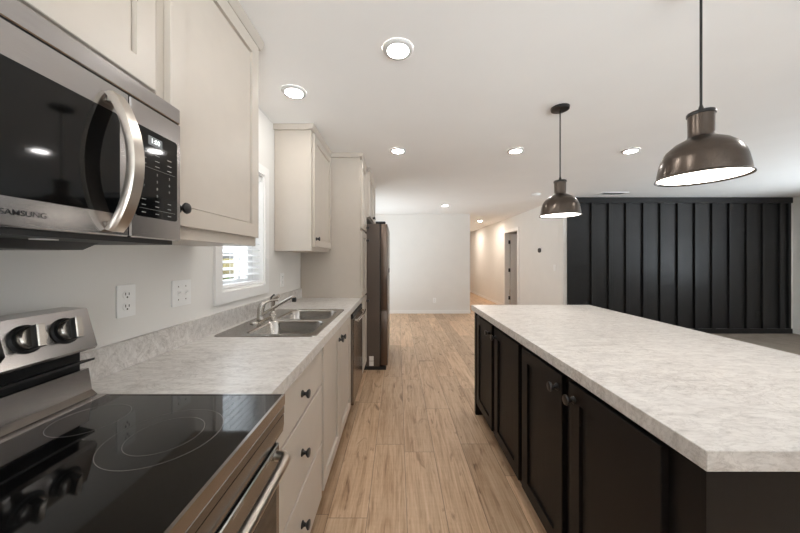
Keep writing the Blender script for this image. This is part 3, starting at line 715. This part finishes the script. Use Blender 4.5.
MB().box(0.672, 1.62, 0.652, 0.703, 0.0, CT0 - 0.001).build('panel', M['espresso'], nr)
MB().box(0.668, 0.745, 0.640, 0.652, 0.0, CT0 - 0.001, 0.001).build('corner_stile', M['espresso'], nr)
fe = thing('island_end_panel', (1.15, 2.535, 0), 'black-brown far end panel of the island reaching down to the floor', 'panel')
MB().box(0.664, 1.62, 2.518, 2.56, 0.0, CT0 - 0.001, 0.001).build('panel', M['espresso'], fe)
tag(MB().box(1.243, 1.275, 0.705, 2.516, 0.0, CT0 - 0.001).build('island_back_panel', M['espresso']), 'black-brown back panel on the seating side of the island', 'panel')

# ------------------------------------------------------------------ pendants
def pendant(name, y, label):
    x = 1.176
    t = thing(name, (x, y, CZ), label, 'pendant light', 'dome pendants over the island')
    MB().lathe([(0.0, -0.024), (0.045, -0.024), (0.060, -0.018), (0.062, -0.006), (0.062, -0.0005)], (x, y, CZ), seg=36, cap0=False).build('canopy', M['black'], t)
    MB().tube([(x, y, CZ - 0.022), (x, y, 1.897)], 0.0042, 10).build('cord', M['black'], t)
    MB().lathe([(0.0, 0.030), (0.0045, 0.030), (0.008, 0.018), (0.009, 0.0)], (x, y, 1.897), seg=16, cap0=False).build('cord_grip', M['black'], t)
    MB().lathe([(0.0, 0.008), (0.041, 0.008), (0.0425, 0.005), (0.0425, -0.004), (0.039, -0.006)], (x, y, 1.891), seg=40, cap0=False).build('neck_cap', M['black'], t)
    sh = MB().lathe([(0.039, 1.886), (0.0385, 1.81), (0.041, 1.802), (0.052, 1.794), (0.080, 1.779), (0.102, 1.758), (0.113, 1.740), (0.1155, 1.733), (0.1175, 1.731), (0.1235, 1.710), (0.130, 1.675), (0.1325, 1.652), (0.138, 1.647), (0.1385, 1.643),
                     (0.1355, 1.643), (0.130, 1.650), (0.120, 1.708), (0.112, 1.736), (0.10, 1.754), (0.078, 1.775), (0.05, 1.79), (0.037, 1.80), (0.036, 1.882)], (x, y, 0), seg=64, cap0=False, cap1=False).build('lamp_shade', M['bronze'], t, 40)
    MB().lathe([(0.131, 1.6500), (0.10, 1.6497), (0.0, 1.6497)], (x, y, 0), seg=48, cap0=False, cap1=False).build('diffuser', M['glow_pend'], t)
    return t
pendant('pendant_light', 1.145, 'nearer and larger looking bronze dome pendant over the island')
pendant('pendant_light', 2.14, 'farther bronze dome pendant with its round black canopy in view over the island')

# ------------------------------------------------------------------ ceiling fittings
def downlight(x, y, label, hall=False):
    t = thing('downlight', (x, y, CZ), label, 'ceiling light', 'round recessed ceiling downlights')
    MB().lathe([(0.0548, -0.006), (0.056, -0.0128), (0.066, -0.0124), (0.076, -0.009), (0.080, -0.004), (0.080, -0.0005)], (x, y, CZ), seg=40, cap0=False, cap1=False).build('trim_ring', M['ring_white'], t)
    MB().lathe([(0.0, -0.0126), (0.045, -0.0125), (0.0545, -0.012), (0.0545, -0.004)], (x, y, CZ), seg=40, cap0=False, cap1=False).build('lens', M['glow_hall' if hall else 'glow'], t)
downlight(0.0, 1.544, 'largest round downlight, on the ceiling over the aisle nearest the camera')
downlight(-0.682, 1.936, 'round downlight over the sink, between the two wall cabinets')
downlight(0.0, 2.98, 'small downlight over the aisle, just right of the pantry top')
downlight(1.187, 2.98, 'small downlight directly left of the farther pendant')
downlight(2.35, 2.98, 'small downlight between the two pendants')
downlight(0.96, 6.0, 'tiny downlight before the plain back wall')
downlight(2.35, 8.45, 'tiny warm downlight on the hallway ceiling', True)
downlight(2.35, 10.6, 'downlight deep in the hallway ceiling', True)
for x, y in ((2.42, 1.40), (5.4, 2.98), (0.0, 0.82), (5.2, -0.4), (3.75, 7.05)):  # added lamps outside the view, to light range, rooms and hall door
    downlight(x, y, 'downlight added out of view to brighten the room')
sd = thing('smoke_detector', (2.32, 4.96, CZ), 'flat white smoke detector on the ceiling left of the farther pendant', 'smoke detector')
MB().lathe([(0.0, -0.034), (0.045, -0.034), (0.062, -0.026), (0.068, -0.012), (0.072, -0.010), (0.072, -0.0005)], (2.32, 4.96, CZ), seg=32, cap0=False).build('housing', M['white_plastic'], sd)
MB().lathe([(0.0, -0.036), (0.012, -0.036), (0.012, -0.0338)], (2.34, 4.95, CZ), seg=16, cap0=False).build('test_button', M['white_vinyl'], sd)
vr = thing('ceiling_vent', (3.57, 4.92, CZ), 'white slatted air vent on the ceiling before the black wall', 'vent')
MB().grid([3.36, 3.39, 3.75, 3.78], [4.82, 4.85, 4.99, 5.02], lambda u, v: 3.39 < u < 3.75 and 4.85 < v < 4.99, lambda u, v, w: (u, v, CZ - 0.0005 - w), 0.010).build('frame', M['white_plastic'], vr, 0)
MB().box(3.39, 3.75, 4.85, 4.99, CZ - 0.003, CZ - 0.0006).build('backing', M['void'], vr)
for k in range(7):
    s = 4.858 + k * 0.019
    MB().prism([(s, CZ - 0.010), (s + 0.002, CZ - 0.0095), (s + 0.012, CZ - 0.004), (s + 0.010, CZ - 0.0042)], 'x', 3.39, 3.75).build('slat', M['white_plastic'], vr)

# ------------------------------------------------------------------ wall fittings
def outlet_plate(name, loc, right, nrm, label, cat, w=0.074, h=0.118, mat='white_plastic', kind='outlet', group=None):
    t = thing(name, loc, label, cat, group); L = Vector(loc); r = Vector(right); n = Vector(nrm); u = Vector((0, 0, 1))
    def P(a, b, c): return L + r * a + u * b + n * c
    def pl(m, a0, a1, b0, b1, c0, c1, rad=0.004):
        q0 = rrect(a0, a1, b0, b1, 0, rad)
        m.loft([[P(p[0], p[1], c0) for p in q0], [P(p[0], p[1], c1) for p in q0]])
    m = MB(); pl(m, -w / 2, w / 2, -h / 2, h / 2, 0.0005, 0.006); m.build('cover_plate', M[mat], t)
    if kind == 'outlet':
        for s in (-0.022, 0.022):
            m = MB(); pl(m, -0.0165, 0.0165, s - 0.0145, s + 0.0145, 0.006, 0.0085, 0.0135); f = m.build('socket', M[mat], t)
            m = MB()
            pl(m, -0.0085, -0.0055, s - 0.001, s + 0.009, 0.0085, 0.0088, 0.0008); pl(m, 0.0055, 0.0085, s - 0.001, s + 0.008, 0.0085, 0.0088, 0.0008)
            pl(m, -0.003, 0.003, s - 0.0115, s - 0.0055, 0.0085, 0.0088, 0.0025); m.build('slot', M['void'], f)
    else:
        for a in kind:
            m = MB(); pl(m, a - 0.0055, a + 0.0055, -0.0125, 0.0125, 0.006, 0.0075, 0.002); m.build('switch_slot', M['trim'], t)
            b0 = P(a, -0.002, 0.006); b1 = P(a, 0.008, 0.020)
            MB().tube([b0, b1], [0.0045, 0.0035], 8).build('toggle', M[mat], t)
            m = MB()
            for s in (-0.030, 0.030): m.lathe([(0.003, 0.0055), (0.003, 0.0068), (0, 0.0072)], P(a, s, 0), n, 10)
            m.build('screw', M['satin'], t)
    return t
outlet_plate('wall_outlet', (XL, 1.094, 1.175), (0, 1, 0), (1, 0, 0), 'white duplex outlet on the wall just right of the range', 'outlet')
outlet_plate('light_switch', (XL, 1.375, 1.173), (0, 1, 0), (1, 0, 0), 'white double switch plate on the wall beside the window', 'light switch', w=0.118, kind=(-0.023, 0.023))
outlet_plate('wall_outlet', (XL, 2.57, 1.15), (0, 1, 0), (1, 0, 0), 'white outlet under the far wall cabinet, right of the window', 'outlet')
outlet_plate('wall_outlet', (0.895, YF, 0.325), (1, 0, 0), (0, -1, 0), 'white outlet low on the plain back wall', 'outlet')
outlet_plate('wall_outlet', ((757.8 - 398) / 295 * (YA - 0.012), YA - 0.012, 0.335), (1, 0, 0), (0, -1, 0), 'black outlet low on the black board wall', 'outlet', mat='black')
outlet_plate('light_switch', (XH1, 5.55, 1.17), (0, 1, 0), (-1, 0, 0), 'white switch plate on the wall left of the black board wall', 'light switch', kind=(0.0,))
th = thing('thermostat', (XH1, 6.13, 1.515), 'small dark oval thermostat on the pale wall right of the hall door', 'thermostat')
def yz_ring(x, w, h, r): return [(x, 6.13 + p[0], 1.515 + p[1]) for p in rrect(-w, w, -h, h, 0, r)]
MB().loft([yz_ring(XH1 - 0.0005, 0.078, 0.056, 0.05), yz_ring(XH1 - 0.006, 0.078, 0.056, 0.05)]).build('back_plate', M['white_plastic'], th)
MB().loft([yz_ring(XH1 - 0.006, 0.060, 0.048, 0.046), yz_ring(XH1 - 0.020, 0.058, 0.046, 0.044)]).build('dial', M['dark'], th)

# ------------------------------------------------------------------ window blind
bl = thing('window_blind', (XL - 0.04, 1.946, WZ1), 'white horizontal slat blind hanging in the kitchen window', 'blind')
MB().box(XL - 0.068, XL - 0.008, WY0 + 0.018, WY1 - 0.018, WZ1 - 0.055, WZ1 - 0.014, 0.003).build('headrail', M['white_vinyl'], bl)
z = WZ1 - 0.085
while z > WZ0 + 0.065:
    m = MB(); tl = 0.006
    m.prism([(XL - 0.064, z + tl), (XL - 0.040, z + 0.003), (XL - 0.014, z - tl), (XL - 0.014, z - tl + 0.003), (XL - 0.040, z + 0.006), (XL - 0.064, z + tl + 0.003)], 'y', WY0 + 0.02, WY1 - 0.02)
    m.build('slat', M['white_vinyl'], bl); z -= 0.043
MB().box(XL - 0.066, XL - 0.012, WY0 + 0.02, WY1 - 0.02, WZ0 + 0.016, WZ0 + 0.036, 0.003).build('bottom_rail', M['white_vinyl'], bl)
for yy in (WY0 + 0.12, WY1 - 0.12):
    MB().tube([(XL - 0.012, yy, WZ0 + 0.03), (XL - 0.012, yy, WZ1 - 0.05)], 0.0012, 6).build('ladder_cord', M['white_vinyl'], bl)
